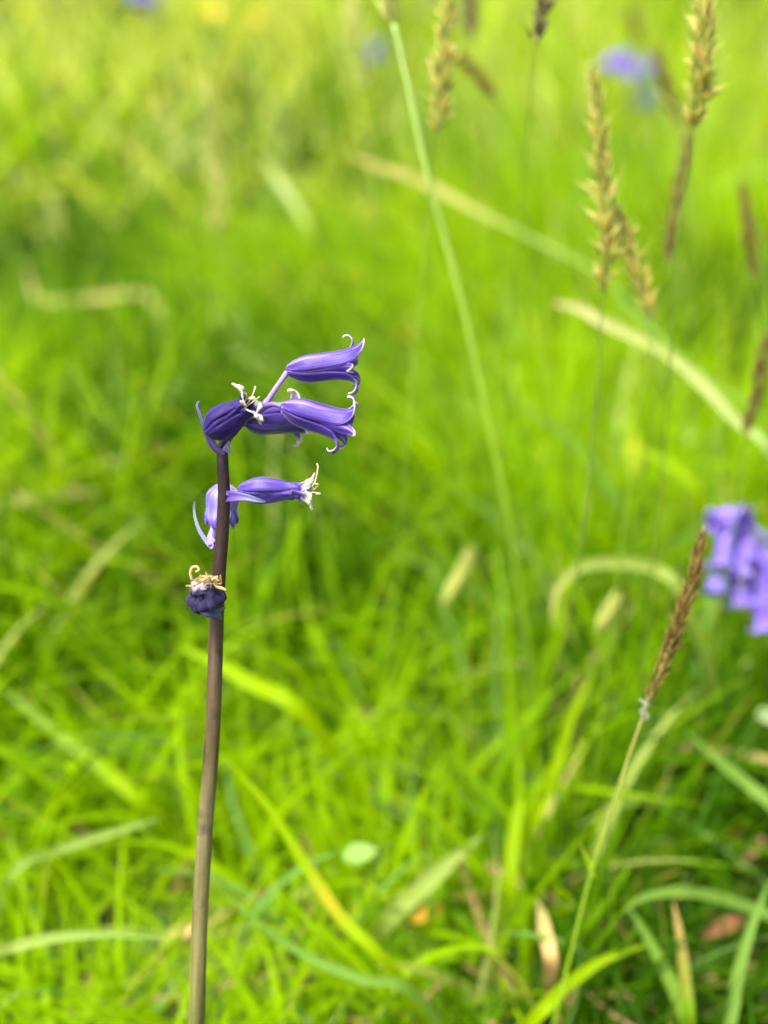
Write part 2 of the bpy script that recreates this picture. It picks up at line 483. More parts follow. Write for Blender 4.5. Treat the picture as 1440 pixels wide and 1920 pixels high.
# dead thatch lying on the soil
n = 800
y = .05 + .9 * rng.random(n) ** 1.8; x = (rng.random(n) ** .6 * 2 - 1) * (.14 + .46 * y)
blades('dead_thatch', x, y, rng.uniform(.02, .07, n), rng.uniform(.001, .003, n), rng.uniform(0, 6.28, n), rng.uniform(1.2, 1.6, n),
       rng.uniform(-.2, .3, n), np.array([.26, .17, .06]) * rng.uniform(.35, 1.2, (n, 1)), 4, 2, M_STRAW,
       z0=rng.uniform(.002, .02, n), label='tan and brown dead grass lying between the living blades', cat='thatch')

# ------------------------------------------------------------------ single blades that can be told apart
G_LIME, G_LEAF, G_COOL = (.23, .36, .001), (.13, .24, .003), (.15, .27, .04)
G_PALE, G_STRAW, G_TAN, G_YEL = (.28, .36, .08), (.38, .34, .10), (.50, .31, .12), (.36, .38, .01)

def droop_to_ground(p, d):
    """from a last seen point carry on downwards to the soil"""
    if p.z < .012:
        return []
    d = d.normalized()
    q = Vector((p.x + d.x * p.z * .5, p.y + abs(d.y) * p.z * .25, -.004))
    return [p.lerp(q, .5) + Vector((d.x, 0, 0)) * p.z * .06, q]

ZS = CAM_H / .36
def blade(label, pts, w_mm, col, hint=None, fold=.3, name='grass_shoot', mat=None, root='last', group=None, wprof=None):
    """pts: (px, py, depth) or (px, py, None, height); root tells which end goes into the soil"""
    q = [P(p[0], p[1], p[2] * ZS) for p in pts]
    if root == 'first':
        q = q[::-1]
        col = col[::-1] if isinstance(col, list) else col
    q = q + droop_to_ground(q[-1], q[-1] - q[-2])      # tip first, root last
    cp = spline(q, 8 * (len(q) - 1))
    w = wprof or [.05, .55, .85, 1, 1, .95, .85, .7]
    b = MB()
    h = hint or Vector((rnd.uniform(-.3, .3), -.8, .6))
    b.ribbon(cp, [k * w_mm * ZS / 1000 for k in w], h, fold, col)
    base = q[-1].copy(); base.z = 0
    e = thing(name, base, label, 'grass blade', group)
    b.build('blade', mat or M_GRASS, e)
    return e

blade('broad lime blade with a yellow fleck running diagonally right of the bluebell stem',
      [(408, 1405, .372), (500, 1510, .372), (575, 1625, .37), (640, 1720, .365), (720, 1800, .362)], 3.8,
      [G_LIME, G_LIME, G_LIME, G_LIME, (.38, .32, .02), G_LIME, G_LIME, G_LIME, G_LIME, G_LEAF], hint=Vector((.1, -.8, .6)))
blade('pale thin stalk-like blade crossing low from the bluebell stem to lower right',
      [(405, 1660, .37), (480, 1725, .37), (565, 1785, .37), (680, 1835, .365), (760, 1850, .36)], 3.2, G_COOL)
blade('long pale blade lying level at the lower left edge', [(330, 1762, .36), (210, 1752, .36), (110, 1757, .36), (30, 1775, .357), (-30, 1800, .352)], 3.6, [G_COOL, G_PALE, G_COOL], hint=Vector((0, -.6, .8)))
blade('pale slender blade slanting up left of the stem above the level blade', [(300, 1535, .41), (230, 1555, .41), (120, 1590, .41), (30, 1630, .40)], 3.2, [G_PALE, G_COOL])
blade('broad lime blade slanting down from the left edge', [(-20, 1270, .47), (90, 1360, .46), (180, 1430, .45), (260, 1500, .44)], 5.5, [G_COOL, G_LIME, G_LIME])
blade('pale grey-green blade slanting above the orange fleck in the lower middle', [(905, 1565, .42), (850, 1610, .415), (790, 1665, .41), (735, 1715, .405)], 6.5, G_PALE, hint=Vector((.3, -.5, .8)))
blade('upright folded lime blade ending in a blunt pale base in the lower middle', [(975, 1500, .42), (962, 1580, .415), (955, 1675, .41)], 5.5, [G_LIME, G_LIME, G_PALE], wprof=[.5, .9, 1, 1, .6, .2])
blade('upright tan dead blade low in the middle', [(1012, 1685, .39), (1020, 1740, .387), (1032, 1800, .38)], 4.6, [G_STRAW, G_TAN, G_TAN], mat=M_STRAW, name='dead_grass', wprof=[.5, .9, 1, 1, .5, .2])
blade('arching pale blade at the lower right', [(1165, 1712, .385), (1210, 1682, .39), (1290, 1672, .395), (1400, 1700, .40), (1470, 1735, .40)], 4.2, G_COOL, hint=Vector((0, -.5, .85)))
blade('green blade falling steeply from under the arching blade', [(1175, 1695, .385), (1215, 1760, .382), (1262, 1850, .375), (1290, 1930, .37)], 4.4, [G_COOL, G_LEAF])
blade('upright cool green blade in the lower right corner', [(1450, 1640, .38), (1415, 1720, .375), (1385, 1820, .37), (1365, 1930, .365)], 3.8, G_COOL)
blade('tall upright blade with tan tip beside the corner blade', [(1262, 1690, .38), (1275, 1760, .375), (1285, 1850, .37), (1290, 1920, .365)], 4.0, [G_TAN, G_LEAF, G_LEAF])
blade('lime blade climbing left to right in the lower right', [(1220, 1770, .37), (1130, 1800, .37), (1060, 1850, .365), (1010, 1900, .36)], 4.2, G_LIME)
blade('bowed pale blade arching above the small cream bud', [(1035, 1175, .44), (1042, 1110, .445), (1085, 1065, .45), (1150, 1055, .455), (1230, 1068, .46), (1280, 1120, .46)], 4.8, [G_STRAW, G_PALE, G_PALE, G_COOL], hint=Vector((0, -.8, .5)))
blade('straw-coloured level blade at the left edge of the view', [(195, 922, .62), (110, 925, .62), (20, 940, .62), (-30, 955, .62)], 7, G_STRAW, mat=M_STRAW, name='dead_grass')
blade('yellow straw blade lying across the long pale stalk', [(655, 288, .64), (700, 310, .64), (760, 328, .63), (800, 345, .63), (900, 398, .61), (1000, 448, .60), (1130, 520, .58), (1240, 640, .56), (1330, 715, .54), (1450, 815, .52)],
      4.6, [G_STRAW, G_STRAW, G_STRAW, G_PALE, G_COOL, G_COOL, G_LEAF, G_COOL], name='dead_grass', wprof=[.5, 1, 1.2, .5, .5, .55, .6, .6])
blade('cream dead blade arching across the right side', [(1040, 568, .50), (1090, 580, .495), (1130, 605, .49), (1185, 630, .485), (1250, 665, .475), (1310, 715, .465), (1375, 785, .455), (1460, 880, .445)],
      4.3, [(.24, .24, .07), (.27, .26, .09), (.20, .24, .05), (.22, .26, .07), (.16, .24, .05), (.12, .22, .03)], name='dead_grass', mat=M_STRAW, wprof=[.4, 1, 1, .9, 1.1, .8, 1, 1])
blade('bent straw lying level on the upper left', [(50, 490, .85), (58, 535, .85), (75, 562, .85), (160, 560, .86), (270, 552, .87), (300, 600, .87)], 5.0, G_STRAW, mat=M_STRAW, name='dead_grass')
blade('pale blade tip left of the long stalk', [(492, 300, .85), (515, 330, .85), (545, 375, .84), (580, 440, .82)], 7.5, [G_PALE, (.40, .48, .18), G_LIME, G_LEAF], wprof=[.5, 1, .8, .6, .5])
blade('yellowing upright leaf below the curved seed head stem', [(1190, 790, .50), (1185, 840, .50), (1178, 925, .495)], 6.5, [G_LIME, (.34, .40, .01), G_LEAF, G_LEAF, G_LEAF], wprof=[.3, 1, .6, .4, .3])
blade('lime blade crossing the frame at mid height right', [(1180, 830, .55), (1250, 870, .54), (1310, 930, .53)], 6, G_LIME)
blade('broad blade leaning left below the withered pod', [(560, 1330, .43), (470, 1280, .44), (400, 1240, .45), (330, 1210, .455)], 6, G_LIME, root='first')
blade('upright lime blade between the cream bud and the brown seed head', [(1120, 1250, .44), (1075, 1330, .435), (1040, 1440, .43), (1000, 1540, .42)], 5, G_LIME)
blade('grey-green blade slanting right of the brown seed head', [(1285, 1370, .42), (1340, 1420, .418), (1400, 1470, .415), (1460, 1530, .41)], 4.2, G_COOL)

# ------------------------------------------------------------------ flowering grass stalks
def spindle(L, W, col, col2, bend=.15, awn=0):
    b = MB()
    rings, sides = 5, 5
    pts = [Vector((bend * L * (i / rings) ** 2, 0, L * i / rings)) for i in range(rings + 1)]
    b.tube(pts, [W * .2, W * .42, W * .46, W * .34, W * .16, W * .03], sides, [col, col, col2], cap=False)
    if awn:
        b.tube([pts[-1], pts[-1] + Vector((bend * L * .3, 0, awn))], [W * .06, W * .03], 3, col2, cap=False)
    return b

SPK = {}
def spikelets(kind):
    if kind in SPK:
        return SPK[kind]
    pal = {
        'gold': [((.30, .30, .05), (.62, .52, .26)), ((.42, .30, .08), (.70, .60, .34)), ((.22, .26, .04), (.48, .44, .16)), ((.40, .30, .07), (.62, .52, .26))],
        'green': [((.16, .20, .02), (.46, .44, .16)), ((.26, .26, .05), (.5, .46, .22)), ((.12, .15, .02), (.36, .26, .12)), ((.32, .20, .06), (.52, .44, .22))],
        'brown': [((.17, .10, .015), (.34, .20, .04)), ((.22, .15, .02), (.46, .32, .09)), ((.10, .06, .015), (.24, .13, .04)), ((.13, .13, .012), (.36, .30, .08))],
        'dark': [((.07, .06, .02), (.16, .11, .05)), ((.10, .07, .035), (.26, .16, .10)), ((.12, .06, .04), (.3, .2, .15)), ((.08, .08, .02), (.2, .18, .06))],
        'pale': [((.26, .30, .06), (.34, .34, .10)), ((.22, .27, .05), (.34, .33, .09)), ((.30, .28, .08), (.40, .36, .14)), ((.18, .24, .03), (.30, .30, .07))],
    }[kind]
    out = []
    for k, (a, c) in enumerate(pal):
        m_ = {'brown': .68, 'pale': 1.45, 'dark': 1.0}.get(kind, .95)
        if kind in ('gold', 'green'):
            a, c = [(q[0] * .95, q[1] * 1.02, q[2] * .66) for q in (a, c)]
        a = tuple(min(.8, q * m_) for q in a); c = tuple(min(.8, q * m_) for q in c)
        out.append(spindle([5.6, 5.0, 6.2, 4.6][k] / 1000, [1.3, 1.1, 1.2, 1.4][k] / 1000, a, c, [.12, .2, .05, .25][k], [.0015, 0, .003, .001][k]))
    SPK[kind] = out
    return out
SPK_ME = {}

def mat_from(z, up, p):
    from mathutils import Matrix
    z = z.normalized()
    x = (up - z * up.dot(z)).normalized()
    y = z.cross(x)
    return Matrix(((x.x, y.x, z.x, p.x), (x.y, y.y, z.y, p.y), (x.z, y.z, z.z, p.z), (0, 0, 0, 1)))

def seed_head(e, path, kind, count, fat=1.0, separate=False, spread=.35, dens=None, r_axis=.0004):
    """path runs from the base of the head to its tip (world points)"""
    cp = spline(path, 40)
    ln = sum((cp[i + 1] - cp[i]).length for i in range(40))
    ax = MB()
    ax.tube(cp, [r_axis * 1.4, r_axis, r_axis * .5], 6, (.2, .22, .05))
    vars_ = spikelets(kind)
    o0 = parent_world(e)
    if separate:
        head = ax.build('seed_head', M_STALK, e)
        for k, v in enumerate(vars_):
            if (kind, k) not in SPK_ME:
                t = v.build('spikelet', M_SPIKE)
                SPK_ME[(kind, k)] = t.data
                bpy.data.objects.remove(t)
    for i in range(count):
        t = (i + .5) / count
        if dens:
            lo, hi = dens
            if lo < t < hi and rnd.random() < .75:
                continue
        s = t * 38
        k = int(s)
        p = cp[k].lerp(cp[k + 1], s - k)
        d = (cp[k + 1] - cp[k]).normalized()
        a = i * 2.4 + rnd.uniform(-.4, .4)
        n0 = d.orthogonal().normalized()
        side = n0 * math.cos(a) + d.cross(n0) * math.sin(a)
        env = math.sin(math.pi * min(1, (t * .92 + .10))) ** .6
        sp = spread * rnd.choice((.3, .7, 1, 1.3, 2.2)) * rnd.uniform(.6, 1.3) * (1.1 - t * .6)
        z = (d + side * sp).normalized()
        sc = fat * (.55 + .5 * env) * rnd.uniform(.6, 1.35)
        M = mat_from(z, side, p + side * (.0006 + .0010 * env * fat * rnd.random()))
        from mathutils import Matrix
        M = M @ Matrix.Scale(sc, 4)
        vi = rnd.choices(range(4), (4, 3, 3, 1.6))[0]
        if separate:
            o = bpy.data.objects.new('spikelet', SPK_ME[(kind, vi)])
            COL.objects.link(o)
            o.parent = head
            L = M.copy(); L.translation = M.translation - o0
            o.matrix_local = L
        else:
            v = vars_[vi]
            ax.add([M @ Vector(q) for q in v.v], v.f, list(v.c), list(v.uv))
    if not separate:
        head = ax.build('seed_head', M_SPIKE, e)
    return head

def grass_stalk(label, head, stem, r_mm, kind='gold', count=60, fat=1, separate=False, spread=.35, col=None, leaf=None, dens=None, group=None, cat='seed head', name='grass_stalk', zs=ZS):
    """head: photo points tip to base with depth; stem: photo points going on down"""
    hp = [P(p[0], p[1], p[2] * zs) for p in head][::-1]
    sp = [hp[0]] + [P(p[0], p[1], p[2] * zs) for p in stem]
    r_mm, fat = r_mm * zs, fat * zs ** .5
    last = sp[-1]; prev = sp[-2] if len(sp) > 1 else hp[1]
    sp += droop_to_ground(last, last - prev)
    base = sp[-1].copy(); base.z = 0
    e = thing(name, base, label, cat, group)
    b = MB()
    b.tube(spline(sp, 8 * (len(sp) - 1)), [r_mm * .6e-3, r_mm * .9e-3, r_mm * 1e-3, r_mm * 1.15e-3], 8, col or [(.16, .24, .03), (.13, .22, .02)])
    b.build('stem', M_STALK, e)
    seed_head(e, hp, kind, count, fat, separate, spread, dens)
    if leaf:
        lp, w, c = leaf
        q = [P(*p) for p in lp]
        lb = MB(); lb.ribbon(spline(q, 14), [w * k / 1000 for k in (.7, 1, .85, .5, .06)], Vector((.2, -.8, .4)), .5, c)
        lb.build('leaf', M_GRASS, e)
    return e

GR = 'flowering grass stalks'
a_ = grass_stalk('slender stalk with a sharp red-brown seed head left of the violet bells',
            [(1320, 985, .262), (1300, 1080, .262), (1265, 1190, .263), (1215, 1315, .264)],
            [(1203, 1350, .266), (1165, 1460, .272), (1135, 1560, .278), (1108, 1640, .283), (1075, 1770, .292), (1040, 1915, .30)],
            .42, 'brown', 250, .56, True, .22, col=[(.36, .30, .10), (.24, .36, .02), (.17, .30, .015)],
            leaf=([(1112, 1645, .283), (1104, 1620, .282), (1094, 1598, .281), (1088, 1578, .280)], 1.5, [(.26, .42, .01), (.22, .38, .01), (.3, .2, .05)]), group=GR, zs=1)
# pale frayed sheath just under the brown head
fb = MB()
for k in range(6):
    p0 = P(1208 + rnd.uniform(-3, 3), 1350 - k * 6, .2655)
    fb.ribbon(spline([p0, p0 + Vector((rnd.uniform(-.0010, .0008), -.0006, .0014)), p0 + Vector((rnd.uniform(-.0018, .0012), -.0008, .0030))], 5),
              [.0006, .0008, .0002], Vector((.2, -1, .1)), .4, (.58, .55, .46))
fb.build('sheath', M_STRAW, a_)

grass_stalk('tall golden seed head left of its drooping twin at the upper right',
            [(1104, 112, .385), (1122, 220, .387), (1132, 350, .39), (1138, 450, .392), (1130, 545, .395)],
            [(1126, 620, .40), (1120, 720, .405), (1104, 900, .41), (1085, 1060, .415)], .38, 'gold', 190, .98, True, .38, col=[(.10, .13, .03), (.07, .12, .02)], zs=.745, group=GR)
grass_stalk('shorter bent seed head below the tall golden one',
            [(1155, 385, .40), (1178, 450, .40), (1198, 520, .40), (1222, 600, .40)],
            [(1215, 680, .41), (1197, 770, .42), (1185, 870, .43)], .42, 'gold', 110, .95, True, .42, col=[(.26, .34, .05), (.20, .32, .02)], zs=.745, group=GR)
grass_stalk('large golden seed head cut by the top edge at the upper right',
            [(1325, -60, .37), (1322, 20, .372), (1318, 100, .374), (1312, 170, .376), (1300, 240, .378)],
            [(1292, 330, .39), (1270, 430, .40), (1262, 560, .41), (1250, 760, .43)], .45, 'gold', 180, 1.1, True, .45, zs=.745, group=GR)
grass_stalk('brown narrow seed head hanging below the large golden one',
            [(1296, 240, .44), (1280, 320, .44), (1264, 410, .44), (1250, 495, .44)], [(1240, 600, .45), (1225, 760, .46)], .4, 'brown', 60, 1.0, False, .2, group=GR)
grass_stalk('blurred pinkish seed head leaning left of the large golden one',
            [(1228, 90, .55), (1245, 140, .55), (1262, 190, .55), (1278, 250, .55)], [(1290, 340, .56), (1300, 480, .57)], .5, 'brown', 46, 1.2, False, .3, group=GR)
grass_stalk('dark slim seed head near the right edge above the cream arching blade',
            [(1390, 350, .47), (1398, 400, .47), (1408, 460, .47), (1415, 520, .47)], [(1420, 600, .48), (1412, 760, .49)], .4, 'brown', 55, 1.0, False, .2, group=GR)
grass_stalk('brown seed head at the right edge behind the cream arching blade',
            [(1438, 620, .40), (1428, 690, .40), (1415, 750, .40), (1398, 815, .40)], [(1385, 900, .41), (1370, 1020, .42)], .4, 'brown', 60, .9, False, .2, group=GR)
grass_stalk('bushy green-brown seed head with pinkish husks in the upper middle',
            [(846, -60, .42), (842, 20, .42), (832, 100, .42), (828, 170, .42), (820, 245, .42)],
            [(812, 330, .43), (800, 450, .44), (780, 640, .455), (760, 860, .47)], .4, 'gold', 160, 1.05, True, .55, dens=(.50, .58), col=[(.22, .30, .03), (.16, .28, .015)], zs=.745, group=GR)
grass_stalk('blurred yellow seed head left of the long pale stalk at the top',
            [(655, -20, .62), (664, 40, .62), (674, 100, .62), (690, 165, .62)], [(700, 260, .63), (712, 420, .64)], .5, 'pale', 70, 1.6, False, .4, group=GR)
grass_stalk('dark blurred seed head cut by the top edge beside the bushy one',
            [(872, -70, .60), (880, -20, .60), (884, 30, .60), (886, 75, .60)], [(888, 160, .61), (890, 300, .62)], .5, 'dark', 60, 1.5, False, .3, group=GR)
grass_stalk('small dark reddish seed head at the top edge above a hair-thin stem',
            [(1024, -50, .40), (1018, 0, .40), (1012, 40, .40), (1004, 82, .40)], [(1000, 130, .41), (992, 210, .42), (975, 400, .44)], .28, 'dark', 40, 1.0, True, .4, zs=.745, group=GR)
grass_stalk('short brown seed head leaning right of the bushy one',
            [(858, 105, .52), (880, 125, .52), (905, 155, .52), (930, 182, .52)], [(950, 230, .53), (975, 330, .54)], .45, 'brown', 36, 1.1, False, .3, group=GR)
grass_stalk('pale blurred drooping seed head in the upper left',
            [(368, 135, .88), (392, 200, .88), (398, 290, .88), (408, 370, .88), (410, 440, .88)], [(412, 500, .9), (414, 560, .9)], .8, 'pale', 80, 2.4, False, .4, group=GR)
grass_stalk('faint pale seed head left of the pale drooping one',
            [(298, 190, .95), (315, 240, .95), (330, 290, .95), (345, 330, .95)], [(352, 380, .96), (360, 450, .97)], .8, 'pale', 50, 2.0, False, .25, group=GR)
grass_stalk('long pale green stalk leaning down the middle with a cream tip at the top',
            [(722, -70, .375), (728, -20, .376), (733, 10, .377), (738, 45, .378)],
            [(765, 160, .382), (797, 310, .388), (832, 440, .396), (872, 590, .406), (905, 740, .418), (935, 880, .43), (962, 1010, .445), (985, 1170, .47), (1003, 1330, .50)],
            1.08, 'pale', 40, 1.1, False, .3, col=[(.36, .48, .16), (.32, .46, .08), (.30, .45, .03), (.27, .42, .02), (.24, .38, .01)], group=GR)
grass_stalk('pale green spear-shaped bud standing in the middle distance',
            [(884, 1035, .47), (868, 1065, .47), (850, 1100, .47), (830, 1135, .47)], [(822, 1200, .475), (808, 1290, .48)], .5, 'pale', 60, .95, False, .12, group=GR)
grass_stalk('cream bud on a thin stalk under the bowed pale blade',
            [(1155, 1118, .44), (1143, 1140, .44), (1132, 1160, .44), (1120, 1182, .44)], [(1112, 1240, .445), (1098, 1320, .45)], .5, 'pale', 40, .9, False, .15, group=GR)
grass_stalk('faint yellow-green seed head at the top between the long stalk and the bushy head',
            [(800, -30, .8), (795, 10, .8), (790, 40, .8)], [(792, 120, .82), (795, 200, .84)], .6, 'pale', 40, 1.6, False, .3, group=GR)
grass_stalk('thin bent seed head standing over the upper right meadow',
            [(1180, 15, .95), (1190, 50, .95), (1198, 95, .95)], [(1204, 160, .96), (1206, 220, .97)], .7, 'brown', 40, 1.6, False, .3, group=GR)
grass_stalk('straw-coloured seed head at the far upper left',
            [(90, 350, 1.0), (105, 400, 1.0), (118, 450, 1.0)], [(124, 490, 1.01), (126, 520, 1.02)], .7, 'pale', 40, 1.8, False, .3, group=GR)

# ------------------------------------------------------------------ bluebells
def bell(e, base, dirv, L, R, roll, curls, mat, lens=None, width=.72, wob=0., ped=None, pedcol=None, stamens=0, mouth=1.0, seed=0, segs=26, body=0., scols=((.46, .40, .24), (.48, .42, .26))):
    """one flower: a receptacle mesh that carries six petals, its pedicel and its stamens"""
    rr = random.Random(seed)
    d = dirv.normalized()
    u = (UP - d * UP.dot(d)).normalized()
    v = d.cross(u)
    if v.dot(-FWD) < 0:
        v = -v                            # angle grows from the photo's up towards the viewer
    rc = MB()
    rc.tube([base - d * .0004, base + d * .0004, base + d * .0012, base + d * .0022], [.0004, R * .34, R * .46, R * .3], 12, (.05, .025, .20))
    # the ovary inside
    rc.tube([base + d * L * .12, base + d * L * .25, base + d * L * .38], [R * .2, R * .42, R * .1], 10, (.14, .12, .36))
    fl = rc.build('flower', M_BRACT, e)
    for k in range(6):
        inner = k % 2
        phi0 = roll + k * math.pi / 3 + rr.uniform(-.10, .10)
        wk = width * rr.uniform(.92, 1.08) * (.82 if inner else 1.36)
        inner = k % 2
        kap = math.radians(curls[k])
        Lk = (lens[k] if lens else 1) * L
        Lb, Lc = Lk * .79, Lk * .34
        n1, n2 = segs, segs - 6
        cen = []
        off = -.00030 if inner else .0
        r0 = R * .32
        for i in range(n1 + 1):
            x = i / n1
            q = min(1, x / .40)
            r = r0 + (R - r0) * (math.sin(q * math.pi / 2)) ** .9 + off * min(1, x * 4)
            r *= 1 + (mouth - 1) * max(0, (x - .35) / .65) ** 1.5
            r += .10 * R * max(0, (x - .72) / .28) ** 2
            cen.append((x * Lb, r))
        a, r = cen[-1]
        psi = math.atan2(cen[-1][1] - cen[-2][1], cen[-1][0] - cen[-2][0])
        for i in range(1, n2 + 1):
            psi += kap / n2 * (.35 + 1.3 * i / n2)
            a += math.cos(psi) * Lc / n2
            r += math.sin(psi) * Lc / n2
            cen.append((a, r))
        nt_ = len(cen)
        A = 10
        vv, ff, uv = [], [], []
        latw = rr.uniform(-1, 1) * .25
        for i, (a, r) in enumerate(cen):
            s = i / (nt_ - 1)
            sb = min(1, i / n1)
            if i <= n1:
                w = wk * max(r, R * .3) * (1.0 - .24 * sb ** 3)
            else:
                q = (i - n1) / n2
                w = wk * R * .80 * max(0.03, (1 - q ** 2.2)) ** .7 * (1 - .22 * min(1, q * 1.8))
            for j in range(A + 1):
                uu = j / A * 2 - 1
                reff = max(r, R * .6)
                ph = phi0 + uu * w / reff + latw * max(0, s - .6) * 1.0
                # keel along the middle, edges slightly raised
                rad = r + .00022 * (1 - abs(uu)) ** 2 + .00016 * abs(uu) ** 3 * (0 if inner else 1)
                rad += (.00024 + body * .0007) * noise.noise(Vector((uu * 1.3 + k * 5.3 + seed, s * 4.5, 7.7))) * min(1, s * 5)
                rad += wob * .0010 * noise.noise(Vector((uu * 1.6 + k * 3.1, s * 9, seed))) * max(0, s - .35) * 2.2
                aa = a + wob * .0008 * noise.noise(Vector((uu * 1.4 - k * 2.1, s * 8, seed + 5))) * max(0, s - .5) * 2
                p = base + d * aa + (u * math.cos(ph) + v * math.sin(ph)) * rad
                vv.append(p)
                uv.append((j / A, s))
        ff = [(i * (A + 1) + j, i * (A + 1) + j + 1, (i + 1) * (A + 1) + j + 1, (i + 1) * (A + 1) + j) for i in range(nt_ - 1) for j in range(A)]
        b = MB(); b.add(vv, ff, (1, 1, 1), uv)
        o = b.build('petal', mat, fl)
        sm = o.modifiers.new('thick', 'SOLIDIFY'); sm.thickness = .00022; sm.offset = -1
    if ped:
        b = MB()
        b.tube(spline([*ped, base + d * .0003], 14), [.00062, .00055, .0005, .0006], 10, pedcol or [(.09, .05, .22), (.17, .12, .34)])
        b.build('pedicel', M_BRACT, fl)
    for k in range(stamens):
        ang = rr.uniform(0, 6.28)
        m0 = base + d * L * .7
        rad = (u * math.cos(ang) + v * math.sin(ang))
        p1 = base + d * L * rr.uniform(.95, 1.05) + rad * R * .35
        p2 = p1 + d * rr.uniform(.0005, .0025) + rad * rr.uniform(.001, .0035)
        p3 = p2 - d * rr.uniform(-.001, .0012) + rad * rr.uniform(.0004, .0016)
        b = MB(); b.tube(spline([m0, p1, p2, p3], 14), [.00015, .00014, .00012, .00019, .00014], 6, list(scols))
        b.build('stamen', M_CREAM, fl)
    return fl

def D(px0, py0, px1, py1, toward=0.0):
    """direction seen going from one photo point to the other, tipped towards the viewer by `toward` degrees"""
    v = RT * (px1 - px0) - UP * (py1 - py0)
    v.normalize()
    t = math.radians(toward)
    return (v * math.cos(t) - FWD * math.sin(t)).normalized()

Z0 = .226
mm = .001
spx = [(417, 860), (420, 930), (416, 1010), (411, 1070), (405.5, 1170), (401, 1320), (394, 1440), (384, 1560), (374, 1735), (368, 1920)]
swd = [22, 23.5, 25, 26, 28, 28.5, 29, 29.5, 30, 31]
def zst(py):
    return Z0 + (py - 850) / 1070 * .016
stem_pts = [P(438, 806, Z0 + .003), P(420, 832, Z0 + .001)] + [P(x, y, zst(y)) for x, y in spx]
rads = [17 / 2 * Z0 / FPX, 20 / 2 * Z0 / FPX] + [w / 2 * zst(y) / FPX for w, (x, y) in zip(swd, spx)]
lastp = stem_pts[-1]
stem_pts += [lastp + Vector((-.004, .002, -.030)), Vector((lastp.x - .006, lastp.y + .007, -.006))]
rads += [.0021, .0023]
bb = thing('bluebell', Vector((stem_pts[-1].x, stem_pts[-1].y, 0)), 'sharp bluebell on a tall dark purple-brown stem with six bells and a withered pod', 'bluebell', 'bluebells in the meadow')
cpts = spline(stem_pts, 13 * 12)
crad = [lerpl(rads, i / 156) for i in range(157)]
b = MB()
UPC, MIDC, LOC_ = (.017, .007, .009), (.021, .009, .008), (.062, .044, .018)
b.tube(cpts, crad, 24, [(.08, .04, .16), (.028, .013, .022), UPC, UPC, MIDC, MIDC, (.065, .042, .026), LOC_, (.105, .085, .04), (.11, .095, .038), (.115, .11, .032), (.12, .125, .03), (.14, .16, .03)])
b.build('stem', M_STEM, bb)
# the arched top of the stem that carries the upper bells
b = MB()
b.tube(spline([P(420, 832, Z0 + .001), P(438, 806, Z0 + .0030), P(462, 782, Z0 + .0036), P(490, 766, Z0 + .0030), P(503, 752, Z0 + .0015)], 24), [.00095, .0009, .00085, .0008], 12, [(.05, .025, .06), (.09, .05, .22), (.18, .12, .34)])
b.build('stem_tip', M_BRACT, bb)

# uppermost bell
bell(bb, P(539, 694, Z0), D(539, 694, 668, 683, 6), .0149, .0027, math.radians(54), [72, 150, 195, 190, 225, 205],
     M_PETAL, lens=[1.04, .96, .99, 1.0, 1, .98], ped=[P(497, 760, Z0 + .0010), P(516, 730, Z0 + .0004)], pedcol=[(.22, .15, .36), (.26, .19, .42)], seed=1)
# long bell under it, leaning down to the right
bell(bb, P(530, 762, Z0 - .001), D(530, 762, 656, 802, 8), .0147, .0028, math.radians(46), [120, 65, 225, 190, 215, 200],
     M_PETAL, lens=[1.04, 1.06, .98, 1.0, 1, 1], ped=[P(498, 762, Z0 + .001), P(512, 758, Z0)], seed=2)
# bell behind, mostly hidden
bell(bb, P(462, 792, Z0 + .0055), D(462, 792, 548, 779, -38), .0136, .0028, math.radians(5), [200, 170, 200, 190, 170, 200],
     M_PETAL_MID, ped=[P(450, 797, Z0 + .004), P(456, 795, Z0 + .005)], seed=3)
# dark bell with dried tips, turned towards the viewer
bell(bb, P(389, 812, Z0 - .0035), D(389, 812, 452, 772, 13), .0108, .0034, math.radians(38), [170, 120, 110, 150, 100, 120],
     M_PETAL_DARK, lens=[1.05, .95, 1.0, .95, 1.0, .95], width=.70, wob=.8, mouth=.56, seed=4, stamens=2, body=.3,
     ped=[P(419, 850, Z0 - .0004), P(404, 838, Z0 - .0018)], pedcol=[(.14, .08, .26), (.12, .07, .32)])
# lower bell pointing right, tips dried
bell(bb, P(449, 918, Z0 - .0008), D(449, 916, 600, 920, 5), .0137, .00262, math.radians(42), [60, 95, 70, 110, 60, 80],
     M_PETAL_MID, lens=[.98, 1.02, .98, 1.0, .95, 1], width=.70, wob=.8, mouth=.50, seed=5, stamens=5, body=.3,
     ped=[P(424, 926, Z0 + .001), P(436, 925, Z0 - .0004)], pedcol=[(.12, .07, .30), (.16, .10, .40)])
# pale bell behind the stem, hanging down
bell(bb, P(420, 910, Z0 + .010), D(420, 912, 411, 985, -15), .0074, .0031, math.radians(30), [-25, -35, -25, -20, -35, -25],
     M_PETAL_PALE, width=.85, mouth=.92, seed=6,
     ped=[P(404, 1022, Z0 + .0045), P(398, 1005, Z0 + .0085), P(404, 940, Z0 + .0145), P(414, 912, Z0 + .0135)], pedcol=[(.16, .12, .32), (.28, .24, .42)])

